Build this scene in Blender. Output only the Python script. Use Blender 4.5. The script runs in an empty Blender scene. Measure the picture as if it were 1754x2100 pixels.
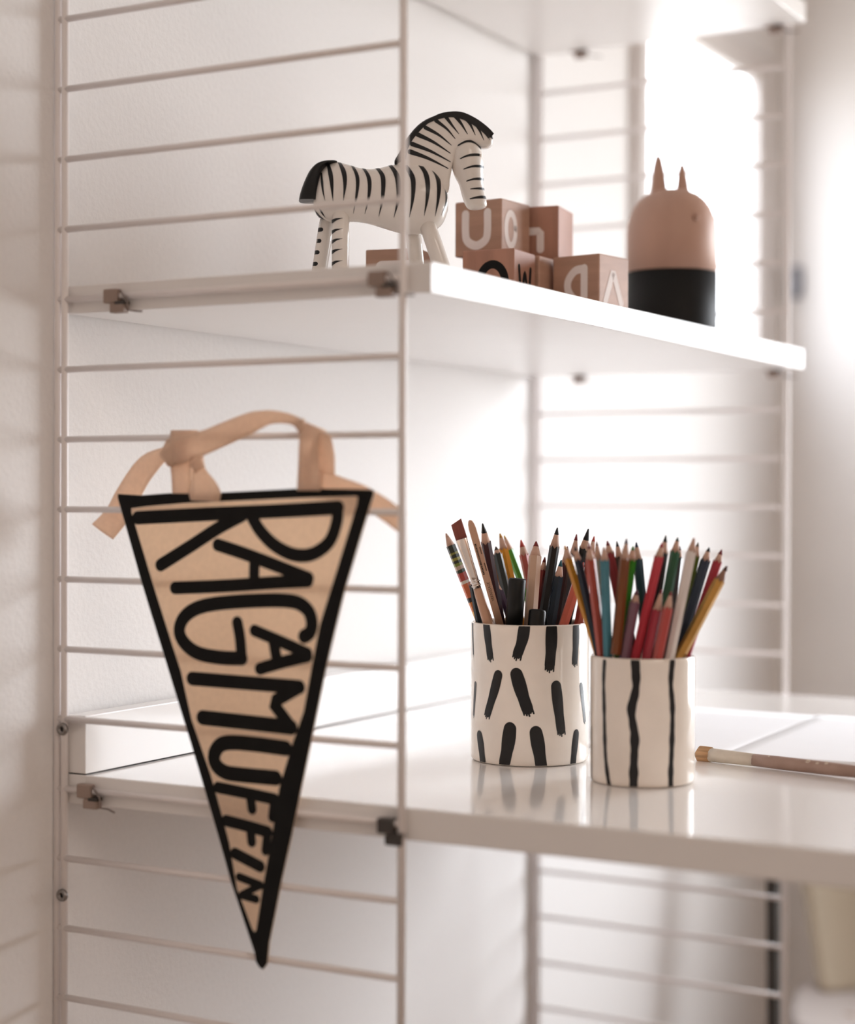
import bpy, bmesh, math, random
from mathutils import Vector, Matrix, Quaternion
random.seed(7)
C = bpy.data.collections.new('scene'); bpy.context.scene.collection.children.link(C)
S = bpy.context.scene
FLOOR = 128.0                       # the plans below are in centimetres, z measured from rung level; floor is 128 below
def V(x, y, z): return Vector((x*.01, y*.01, (z+FLOOR)*.01))

# ---------------------------------------------------------------- camera, sky, lights, exposure
cam = bpy.data.cameras.new('camera'); co = bpy.data.objects.new('camera', cam); C.objects.link(co); S.camera = co
F_PX = 3707.2; yaw, pit, rol = .5090, -.0088, .0030
fw = Vector((math.cos(yaw)*math.cos(pit), math.sin(yaw)*math.cos(pit), math.sin(pit)))
rt = Vector((math.sin(yaw), -math.cos(yaw), 0)); up = rt.cross(fw)
r2 = math.cos(rol)*rt + math.sin(rol)*up; u2 = -math.sin(rol)*rt + math.cos(rol)*up
co.matrix_world = Matrix.Translation(V(-100.326, -85.735, -33.969)) @ Matrix((r2, u2, -fw)).transposed().to_4x4()
cam.sensor_fit = 'HORIZONTAL'; cam.sensor_width = 36; cam.lens = F_PX/1754*36; cam.clip_start = .02
cam.dof.use_dof = True; cam.dof.focus_distance = 1.365; cam.dof.aperture_fstop = 3.0
w = bpy.data.worlds.new('sky'); S.world = w; w.use_nodes = True
w.node_tree.nodes['Background'].inputs[0].default_value = (.905, .947, 1, 1)
w.node_tree.nodes['Background'].inputs[1].default_value = 16.3
_nt = w.node_tree; _tc = _nt.nodes.new('ShaderNodeTexCoord'); _sx = _nt.nodes.new('ShaderNodeSeparateXYZ'); _rp = _nt.nodes.new('ShaderNodeValToRGB')
_mr = _nt.nodes.new('ShaderNodeMapRange'); _mr.inputs['From Min'].default_value = -.35; _mr.inputs['From Max'].default_value = .15
_rp.color_ramp.elements[0].color = (.50, .49, .47, 1); _rp.color_ramp.elements[1].color = (.905, .947, 1, 1)
_nt.links.new(_tc.outputs['Generated'], _sx.inputs[0]); _nt.links.new(_sx.outputs['Z'], _mr.inputs['Value']); _nt.links.new(_mr.outputs[0], _rp.inputs[0]); _nt.links.new(_rp.outputs[0], _nt.nodes['Background'].inputs[0])
def area(name, loc, size, rot, energy=0, col=(1,1,1), portal=False):
    l = bpy.data.lights.new(name, 'AREA'); l.shape = 'RECTANGLE'; l.size, l.size_y = size; l.energy = energy; l.color = col
    o = bpy.data.objects.new(name, l); C.objects.link(o); o.location = loc; o.rotation_euler = rot
    if portal: l.cycles.is_portal = True
    return o
W2Y0, W2Y1, W2Z0, W2Z1 = -52.0, -160.0, -66.0, 30.0        # tall window in the wall past the shelf
area('portal_tall_window', V(168.2, (W2Y0+W2Y1)/2, (W2Z0+W2Z1)/2), (abs(W2Z1-W2Z0)*.01, abs(W2Y1-W2Y0)*.01), (0, math.pi/2, 0), portal=True)
area('portal_small_window', V(134, 5, 8), (.56, .47), (-math.pi/2, 0, 0), portal=True)
area('warm_fill', V(-150, -270, 116), (1.2, 1.2), (0, 0, 0), 20.0, (1, .88, .79))  # unseen warm fill, added to lift the shaded near faces
vs = S.view_settings; vs.view_transform = 'Standard'; vs.look = 'None'; vs.gamma = 1; vs.use_curve_mapping = False; vs.exposure = 0.07
S.cycles.use_denoising = True; S.cycles.max_bounces = 10; S.cycles.diffuse_bounces = 7; S.cycles.caustics_reflective = False; S.cycles.caustics_refractive = False
S.cycles.sample_clamp_indirect = 6

# ---------------------------------------------------------------- materials
def mat(name, col, rough=.5, spec=.5, metal=0, var=.0, scale=30, bump=0, coat=0, trans=0, sub=0, stretch=None, col2=None):
    m = bpy.data.materials.new(name); m.use_nodes = True; nt = m.node_tree; b = nt.nodes['Principled BSDF']
    b.inputs['Base Color'].default_value = (*col, 1); b.inputs['Roughness'].default_value = rough
    b.inputs['Specular IOR Level'].default_value = spec; b.inputs['Metallic'].default_value = metal
    b.inputs['Coat Weight'].default_value = coat; b.inputs['Coat Roughness'].default_value = .05
    b.inputs['Transmission Weight'].default_value = trans
    if var or bump or col2:
        tc = nt.nodes.new('ShaderNodeTexCoord'); mp = nt.nodes.new('ShaderNodeMapping'); n = nt.nodes.new('ShaderNodeTexNoise')
        if stretch: mp.inputs['Scale'].default_value = stretch
        n.inputs['Scale'].default_value = scale; n.inputs['Detail'].default_value = 5
        nt.links.new(tc.outputs['Object'], mp.inputs[0]); nt.links.new(mp.outputs[0], n.inputs['Vector'])
        if var or col2:
            r = nt.nodes.new('ShaderNodeValToRGB'); r.color_ramp.elements[0].position = .35; r.color_ramp.elements[1].position = .65
            c2 = col2 or tuple(max(0, c*(1-var)) for c in col)
            r.color_ramp.elements[0].color = (*c2, 1); r.color_ramp.elements[1].color = (*col, 1)
            nt.links.new(n.outputs['Fac'], r.inputs[0]); nt.links.new(r.outputs[0], b.inputs['Base Color'])
        if bump:
            bp = nt.nodes.new('ShaderNodeBump'); bp.inputs['Strength'].default_value = bump; bp.inputs['Distance'].default_value = .002
            nt.links.new(n.outputs['Fac'], bp.inputs['Height']); nt.links.new(bp.outputs[0], b.inputs['Normal'])
    return m
def cloth_mat(name, col, tr=.45):
    m = mat(name, col, .9, .15, var=.10, scale=260, bump=.25); nt = m.node_tree; b = nt.nodes['Principled BSDF']
    out = nt.nodes['Material Output']; t = nt.nodes.new('ShaderNodeBsdfTranslucent'); mx = nt.nodes.new('ShaderNodeMixShader')
    t.inputs[0].default_value = (*col, 1); mx.inputs[0].default_value = tr
    nt.links.new(b.outputs[0], mx.inputs[1]); nt.links.new(t.outputs[0], mx.inputs[2]); nt.links.new(mx.outputs[0], out.inputs[0])
    return m
M = dict(
 wall=mat('white plaster', (.88,.865,.855), .85, .25, var=.03, scale=9, bump=.0), plaster=None,
 roomwall=mat('beige plaster', (.74,.68,.63), .9, .2, var=.05, scale=4), floor=mat('oak floor', (.26,.18,.125), .5, .4, var=.35, scale=6, stretch=(.4,4,1)),
 ceil=mat('ceiling paint', (.80,.75,.71), .9, .2, var=.03, scale=5), frame=mat('window frame paint', (.80,.76,.74), .4, .5, var=.02),
 steel=mat('white lacquered wire', (.88,.835,.825), .38, .5, var=.03, scale=40), board=mat('white lacquered board', (.85,.83,.815), .28, .5, var=.015, scale=12),
 desk=mat('glossy white laminate', (.86,.84,.825), .11, .55, var=.012, scale=10), joint=mat('dark joint', (.03,.028,.026), .8),
 clip=mat('brown plastic', (.34,.255,.215), .5, .4, var=.08), clipd=mat('dark plastic', (.05,.042,.038), .5), hook=mat('grey hook wire', (.22,.18,.165), .4, .5, metal=.6),
 screw=mat('zinc screw', (.33,.31,.30), .35, .5, metal=.9, var=.1), socket=mat('black socket', (.01,.01,.01), .7),
 cream=mat('cream glaze', (.93,.86,.785), .12, .55, var=.07, scale=35, coat=.35), creamB=mat('beige glaze', (.91,.83,.745), .12, .55, var=.07, scale=28, coat=.35),
 black=mat('black brush paint', (.012,.011,.012), .3, .4, var=.4, scale=60), ink=mat('black print', (.0095,.009,.009), .75, .2, var=.2, scale=80),
 zwhite=mat('white toy lacquer', (.83,.78,.73), .22, .5, var=.04, scale=60, coat=.25), zblack=mat('black toy lacquer', (.009,.009,.010), .35, .35, var=.1),
 beech=mat('beech wood', (.50,.30,.215), .55, .4, var=.16, scale=16, stretch=(1,1,7), bump=.05), beech2=mat('red beech wood', (.46,.235,.165), .55, .4, var=.2, scale=16, stretch=(1,7,1)),
 toyw=mat('pale beech', (.56,.355,.275), .5, .4, var=.15, scale=22, stretch=(1,1,.22)), toyb=mat('black dip paint', (.008,.008,.008), .6, .25, var=.1),
 wletter=mat('pale letter print', (.88,.80,.77), .7, .2, var=.05), cloth=cloth_mat('natural canvas', (.94,.79,.64), .45), ribbon=cloth_mat('cotton tape', (.92,.74,.60), .42),
 cedar=mat('sharpened pencil wood', (.62,.40,.31), .6, .3, var=.14, scale=90, stretch=(1,1,.2)), paper=mat('white paper', (.87,.875,.90), .8, .2, var=.01),
 bristle=mat('russet bristles', (.235,.055,.038), .45, .5, var=.2, scale=120, stretch=(4,4,.3), bump=.2), ferrule=mat('chromed ferrule', (.80,.74,.70), .16, .5, metal=1, var=.05),
 handle=mat('varnished wood handle', (.58,.335,.22), .3, .5, var=.14, scale=30, stretch=(3,3,.3), coat=.3), stickw=mat('flat stick wood', (.60,.365,.25), .5, .4, var=.12, scale=40, stretch=(4,4,.3)),
 bristle2=mat('tan bristles', (.56,.33,.17), .7, .3, var=.35, scale=120, stretch=(4,4,.3), bump=.3), ferrule2=mat('paint smeared ferrule', (.64,.565,.47), .5, .4, var=.15, scale=50),
 oldwood=mat('worn handle wood', (.40,.275,.225), .6, .4, var=.3, scale=40, col2=(.30,.19,.15)), spot=mat('dried paint', (.62,.52,.42), .7),
 chairseat=mat('pale grey chair seat', (.42,.375,.355), .4, .5, var=.03), chairback=mat('cream chair shell', (.48,.41,.31), .5, .4, var=.04), chairleg=mat('chair leg wood', (.45,.30,.19), .5, var=.2),
 dark=mat('dark brown paint', (.05,.043,.037), .6, .3, var=.1), grey=mat('grey metal latch', (.22,.22,.24), .4, metal=.5, var=.05),
)
glass = bpy.data.materials.new('window glass'); glass.use_nodes = True; _n = glass.node_tree
_g = _n.nodes.new('ShaderNodeBsdfTransparent'); _gl = _n.nodes.new('ShaderNodeBsdfGlossy'); _gl.inputs['Roughness'].default_value = .02
_mx = _n.nodes.new('ShaderNodeMixShader'); _lw = _n.nodes.new('ShaderNodeLayerWeight'); _fr = _n.nodes.new('ShaderNodeMath'); _fr.operation = 'POWER'; _fr.inputs[1].default_value = 5; _n.links.new(_lw.outputs['Facing'], _fr.inputs[0])
_n.links.new(_fr.outputs[0], _mx.inputs[0]); _n.links.new(_g.outputs[0], _mx.inputs[1]); _n.links.new(_gl.outputs[0], _mx.inputs[2])
_n.links.new(_mx.outputs[0], _n.nodes['Material Output'].inputs[0])
dim_glass = glass.copy(); dim_glass.name = 'dimmed glass'  # grey tint added to cut the sky glare through the small window
for _k in dim_glass.node_tree.nodes:
    if _k.type == 'BSDF_TRANSPARENT': _k.inputs[0].default_value = (.68, .68, .685, 1)
# wall plaster: a fine orange-peel relief
M['plaster'] = mat('white plaster relief', (.83,.812,.80), .85, .25, var=.02, scale=210, bump=.22)

# ---------------------------------------------------------------- mesh helpers
def obj(name, bm, m, parent=None, smooth=False, bevel=0, sub=0, solid=0):
    me = bpy.data.meshes.new(name)
    if isinstance(bm, bmesh.types.BMesh):
        bmesh.ops.recalc_face_normals(bm, faces=bm.faces[:]) if not getattr(bm, 'keep', False) else None
        bm.to_mesh(me); bm.free()
    else: me.from_pydata(*bm); me.validate()
    if m: me.materials.append(m)
    if smooth:
        for p in me.polygons: p.use_smooth = True
    o = bpy.data.objects.new(name, me); C.objects.link(o)
    if parent: o.parent = parent
    if bevel:
        b = o.modifiers.new('bevel', 'BEVEL'); b.width = bevel*.01; b.segments = 3; b.limit_method = 'ANGLE'; b.harden_normals = False
    if sub:
        s = o.modifiers.new('sub', 'SUBSURF'); s.levels = sub; s.render_levels = sub
    if solid:
        s = o.modifiers.new('solid', 'SOLIDIFY'); s.thickness = solid*.01; s.offset = 0
    return o
def tag(o, label=None, cat=None, group=None, kind=None):
    if label: o['label'] = label
    if cat: o['category'] = cat
    if group: o['group'] = group
    if kind: o['kind'] = kind
    return o
def thing(name, label, cat, mw=None, group=None):
    o = bpy.data.objects.new(name, None); o.empty_display_size = .02; C.objects.link(o)
    if mw is not None: o.matrix_world = mw
    return tag(o, label, cat, group)
def box(bm, x0, x1, y0, y1, z0, z1, f=None):
    f = f or V
    vs = [bm.verts.new(f(x, y, z)) for z in (z0, z1) for y in (y0, y1) for x in (x0, x1)]
    for q in ((0,1,3,2),(4,6,7,5),(0,4,5,1),(2,3,7,6),(0,2,6,4),(1,5,7,3)): bm.faces.new([vs[i] for i in q])
    return bm
def cmv(x, y, z): return Vector((x*.01, y*.01, z*.01))       # local centimetres
def tube(bm, pts, radii, n=12, caps=True):                   # pts in metres
    rings = []; k = len(pts)
    if not hasattr(radii, '__len__'): radii = [radii]*k
    a = None
    for i, p in enumerate(pts):
        d = (pts[min(i+1, k-1)] - pts[max(i-1, 0)]).normalized()
        if a is None: a = d.orthogonal().normalized()
        else: a = (a - d*a.dot(d)).normalized()
        b = d.cross(a)
        rings.append([bm.verts.new(p + (a*math.cos(t) + b*math.sin(t))*radii[i]*.01) for t in [2*math.pi*j/n for j in range(n)]])
    for r0, r1 in zip(rings, rings[1:]):
        for j in range(n): bm.faces.new((r0[j], r0[(j+1) % n], r1[(j+1) % n], r1[j]))
    if caps: bm.faces.new(rings[0][::-1]); bm.faces.new(rings[-1])
    return bm
def lathe(bm, prof, n=64, f=cmv, cx=0, cy=0):                # prof: (radius, z) in cm; radius 0 closes
    rings = []
    for r, z in prof:
        rings.append([bm.verts.new(f(cx, cy, z))] if r < 1e-6 else [bm.verts.new(f(cx+r*math.cos(2*math.pi*j/n), cy+r*math.sin(2*math.pi*j/n), z)) for j in range(n)])
    for a, b in zip(rings, rings[1:]):
        for j in range(n):
            q = (j+1) % n
            if len(a) == 1 and len(b) > 1: bm.faces.new((a[0], b[q], b[j]))
            elif len(b) == 1 and len(a) > 1: bm.faces.new((a[j], a[q], b[0]))
            elif len(a) > 1: bm.faces.new((a[j], a[q], b[q], b[j]))
    return bm
def catmull(pts, closed=False, per=8):
    out = []; n = len(pts)
    for i in range(n if closed else n-1):
        P = [Vector(pts[(i+k) % n] if closed else pts[min(max(i+k, 0), n-1)]) for k in (-1, 0, 1, 2)]
        for s in range(per):
            t = s/per
            out.append(.5*((2*P[1]) + (P[2]-P[0])*t + (2*P[0]-5*P[1]+4*P[2]-P[3])*t*t + (3*P[1]-P[0]-3*P[2]+P[3])*t**3))
    if not closed: out.append(Vector(pts[-1]))
    return out
def slab(name, outline, thick, bev, m, parent, f, holes=()):
    """rounded flat board cut to an outline; f maps (a, b, depth) in cm to a point"""
    cu = bpy.data.curves.new(name, 'CURVE'); cu.dimensions = '2D'; cu.fill_mode = 'BOTH'
    cu.extrude = max(thick/2-bev, .0001); cu.bevel_depth = bev; cu.bevel_resolution = 3; cu.offset = -bev
    for ring in (outline, *holes):
        sp = cu.splines.new('POLY'); sp.points.add(len(ring)-1); sp.use_cyclic_u = True
        for q, p in zip(sp.points, ring): q.co = (p[0], p[1], 0, 1)
    t = bpy.data.objects.new('t', cu); C.objects.link(t)
    dg = bpy.context.evaluated_depsgraph_get(); me = bpy.data.meshes.new_from_object(t.evaluated_get(dg))
    bpy.data.objects.remove(t); bpy.data.curves.remove(cu)
    bm = bmesh.new(); bm.from_mesh(me); bpy.data.meshes.remove(me)
    bmesh.ops.remove_doubles(bm, verts=bm.verts[:], dist=.0005)
    for v in bm.verts: v.co = f(v.co.x, v.co.y, v.co.z)
    o = obj(name, bm, m, parent)
    for p in o.data.polygons: p.use_smooth = True
    e = o.modifiers.new('split', 'EDGE_SPLIT'); e.split_angle = math.radians(50)
    return o
def stroke(bm, pts, width, f, step=.12, cap=True, taper=None, nw=4):
    """painted stroke: a strip of small quads with rounded ends; f maps 2-D cm to a surface point"""
    P = [Vector(p) for p in pts]
    L = sum((b-a).length for a, b in zip(P, P[1:])); n = max(3, int(L/step)); S_ = []
    acc = [0]
    for a, b in zip(P, P[1:]): acc.append(acc[-1]+(b-a).length)
    def at(s):
        s = min(max(s, 0), L)
        for i in range(len(P)-1):
            if s <= acc[i+1] or i == len(P)-2:
                d = acc[i+1]-acc[i]; return P[i].lerp(P[i+1], (s-acc[i])/d if d else 0)
    ss = [L*i/n for i in range(n+1)]; w2 = width/2
    rows = []
    ext = [(-w2*k, math.sqrt(max(0, 1-k*k))) for k in (.98, .85, .6, .3)] if cap else []
    seq = [(e, h) for e, h in ext] + [(s, 1) for s in ss] + [(L-e, h) for e, h in reversed(ext)]
    for s, h in seq:
        e0, e1 = at(s-.03), at(s+.03); d = e1-e0
        if s <= 0: d = at(.05)-at(0)
        if s >= L: d = at(L)-at(L-.05)
        d.normalize(); nrm = Vector((-d.y, d.x)); c = at(s)
        if s < 0: c = P[0]+d*s
        if s > L: c = P[-1]+d*(s-L)
        k = h*(taper(min(max(s/L, 0), 1)) if taper else 1)
        rows.append([bm.verts.new(f(*(c+nrm*w2*k*(2*j/nw-1)))) for j in range(nw+1)])
    for a, b in zip(rows, rows[1:]):
        for j in range(nw): bm.faces.new((a[j], a[j+1], b[j+1], b[j]))
    return bm
def newbm(keep=True):
    return bmesh.new()
def frame_to(p0, p1, face=None):
    """matrix at p0 with +z towards p1 and -y towards 'face' (default: the room side, where one stands at the desk end)"""
    z = (p1-p0).normalized(); face = face or Vector((-.87, -.49, 0))
    y = -(face - z*face.dot(z)).normalized(); x = y.cross(z)
    return Matrix.Translation(p0) @ Matrix((x, y, z)).transposed().to_4x4()

# ---------------------------------------------------------------- the room
WY = .95; EX = 164.0; RX = -260.0; RY = -330.0; CZ = 124.0
def struct(o): o['kind'] = 'structure'; return o
w1 = (106.5, 161.5, -15.0, 31.0)
bm = bmesh.new()
for x0, x1, z0, z1 in ((RX, w1[0], -128, CZ), (w1[1], EX, -128, CZ), (w1[0], w1[1], -128, w1[2]), (w1[0], w1[1], w1[3], CZ)): box(bm, x0, x1, WY, WY+3.5, z0, z1)
struct(obj('wall_back', bm, M['plaster']))
bm = bmesh.new()
for y0, y1, z0, z1 in ((W2Y0, WY+3.5, -128, CZ), (RY, W2Y1, -128, CZ), (W2Y1, W2Y0, -128, W2Z0), (W2Y1, W2Y0, W2Z1, CZ)): box(bm, EX, EX+3.5, y0, y1, z0, z1)
struct(obj('wall_right', bm, M['wall']))
struct(obj('wall_left', box(bmesh.new(), RX-10, RX, RY, WY+16, -128, CZ), M['roomwall']))
struct(obj('wall_front', box(bmesh.new(), RX, EX, RY-10, RY, -128, CZ), M['roomwall']))
struct(obj('floor', box(bmesh.new(), RX-10, EX+16, RY-10, WY+16, -138, -128), M['floor']))
struct(obj('ceiling', box(bmesh.new(), RX-10, EX+16, RY-10, WY+16, CZ, CZ+10), M['ceil']))
# small window in the wall behind the shelf
wo = bpy.data.objects.new('window_1', None); C.objects.link(wo); wo['kind'] = 'structure'
bm = bmesh.new(); x0, x1, z0, z1 = w1
bm2 = bmesh.new(); box(bm2, x0-.6, x0+1.6, WY-1.7, WY+1.9, z0-1, z1+1); obj('window_casing', bm2, M['frame'], wo, bevel=.15)
for a in ((x0+1.6, 110.1, z0, z1), (154.8, x1, z0, z1), (110.1, 154.8, z0, z0+1.5), (110.1, 154.8, z1-4, z1)): box(bm, a[0], a[1], WY+.3, WY+2.0, a[2], a[3])
obj('window_frame', bm, M['frame'], wo, bevel=.25)
obj('window_pane', box(bmesh.new(), 110.1, 154.8, WY+.9, WY+1.2, z0+1.5, z1-4), dim_glass, wo)
# tall window past the right edge of the picture: it lights the wall and the desk
wo = bpy.data.objects.new('window_2', None); C.objects.link(wo); wo['kind'] = 'structure'
bm = bmesh.new()
for a in ((W2Y0-4, W2Y0, W2Z0, W2Z1), (W2Y1, W2Y1+4, W2Z0, W2Z1), (W2Y1+4, W2Y0-4, W2Z0, W2Z0+4), (W2Y1+4, W2Y0-4, W2Z1-4, W2Z1)): box(bm, EX+.4, EX+2.6, a[0], a[1], a[2], a[3])
obj('window_frame', bm, M['frame'], wo, bevel=.25)
obj('window_pane', box(bmesh.new(), EX+1.2, EX+1.5, W2Y1+4, W2Y0-4, W2Z0+4, W2Z1-4), glass, wo)

# ---------------------------------------------------------------- wire ladders
LX = 78.46; DY = 27.9
def ladder(x, kmin, kmax, off, label):
    r = thing('wire_ladder', label, 'shelf ladder', Matrix.Translation(V(x, -14, -FLOOR)))
    inv = r.matrix_world.inverted()
    zt = off-5*kmin+2.5; zb = off-5*kmax-2.5
    g = lambda X_, Y_, Z_: inv @ V(X_, Y_, Z_)
    obj('front_post', tube(bmesh.new(), [g(x, -DY, zb), g(x, -DY, zt)], .275, 14), M['steel'], r, True)
    for y in (0, .64): obj('rear_post', tube(bmesh.new(), [g(x, y, zb), g(x, y, zt)], .27, 14), M['steel'], r, True)
    base = None
    for k in range(kmin, kmax+1):
        if base is None:
            base = obj('rung', tube(bmesh.new(), [cmv(0, 14.64, 0), cmv(0, -DY+14, 0)], .235, 12), M['steel'], r, True); o = base
        else: o = base.copy(); C.objects.link(o); o.parent = r
        o.location = inv @ V(x, -14, off-5*k) 
    return r
lad = ladder(0, -4, 16, 0, 'nearest white wire side ladder of the shelf, the one the pennant hangs on')
for zs in (-50.7, -62.6):
    bm = lathe(bmesh.new(), [(0, 0), (.42, 0), (.46, .12), (.42, .3), (.22, .34), (.2, .12), (0, .12)], 20)
    s = obj('screw', bm, M['screw'], lad, True); s.rotation_euler = (0, -math.pi/2, 0); s.location = lad.matrix_world.inverted() @ V(-.18, -.1, zs)
    q = obj('screw_socket', lathe(bmesh.new(), [(0, 0), (.2, 0), (.2, .03), (0, .03)], 6), M['socket'], s); q.location = (0, 0, .0013)
ladder(LX, -6, 22, 10, 'far white wire side ladder of the shelf, blurred beyond the desk end')

def clip(parent, x, y, z, side, m, m2):
    """plastic support clip gripping a rung under a board end; side=-1 on the near end, +1 on the far end"""
    bm = bmesh.new(); inv = parent.matrix_world.inverted(); g = lambda a, b, c: inv @ V(a, b, c)
    box(bm, x-.34, x+.34, y-.62, y+.62, z-.50, z+.50, g)
    c = obj('support_clip', bm, m, parent, bevel=.12)
    obj('clip_foot', box(bmesh.new(), x-.36, x+.36, y-1.2, y+.02, z-1.2, z-.52, g), m, c, bevel=.1)
    obj('clip_gap', box(bmesh.new(), x-.38, x+.3, y-1.25, y-.5, z-.62, z-.40, g), m2, c)
    if m is M['clip']:
        P = [g(x-.1, y-.75, z+.38), g(x-.36, y-1.0, z+.30), g(x-.2, y-1.45, z-.42), g(x-.2, y-1.5, z-1.05), g(x, y-2.0, z-1.12), g(x+.4*side, y-2.9, z-1.22)]
        obj('clip_hook', tube(bmesh.new(), P, .065, 8), M['hook'], c, True)
def board(name, label, cat, z, thick, ydeep, m, clips, ym=.1, x0=.38, x1=LX-.38):
    r = thing(name, label, cat, Matrix.Translation(V((x0+x1)/2, ym, z-thick))); inv = r.matrix_world.inverted()
    obj('board', box(bmesh.new(), x0, x1, -ydeep, ym, z-thick, z, lambda a, b, c: inv @ V(a, b, c)), m, r, bevel=.1)
    for x, y, zc, sd, cm_, cd in clips: clip(r, x, y, zc, sd, cm_, cd)
    return r
board('shelf', 'white shelf board carrying the zebra and alphabet blocks', 'shelf', -19, 2, 29.75, M['board'],
      [(-.1, -4.4, -20, -1, M['clip'], M['clipd']), (-.1, -26.1, -20, -1, M['clip'], M['clipd']), (LX-.55, -4.4, -20.6, 1, M['clip'], M['clipd']), (LX-.55, -26.1, -20.6, 1, M['clip'], M['clipd'])])
board('shelf', 'empty upper white shelf board at the top edge, seen from below', 'shelf', 16, 2, 29.75, M['board'],
      [(-.1, -4.4, 15, -1, M['clip'], M['clipd']), (-.1, -26.1, 15, -1, M['clip'], M['clipd']), (LX-.55, -4.4, 14.4, 1, M['clip'], M['clipd']), (LX-.55, -26.1, 14.4, 1, M['clip'], M['clipd'])])
desk = board('desk', 'glossy white desk board with raised back strip holding two pencil cups', 'desk', -54, 2.1, 58, M['desk'],
      [(-.1, -2.05, -55, -1, M['clip'], M['clipd']), (-.1, -26.9, -55.2, -1, M['clipd'], M['clipd']), (LX-.55, -2.2, -55.6, 1, M['clipd'], M['clipd']), (LX-.55, -26.1, -55.8, 1, M['clipd'], M['clipd'])])
inv = desk.matrix_world.inverted(); dk = lambda a, b, c: inv @ V(a, b, c)
obj('back_strip', box(bmesh.new(), .38, LX-.38, -1.6, .1, -53.9, -49.75, dk), M['desk'], desk, bevel=.06)
obj('strip_joint', box(bmesh.new(), .6, LX-.6, -1.5, 0, -54.02, -53.88, dk), M['joint'], desk)

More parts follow.
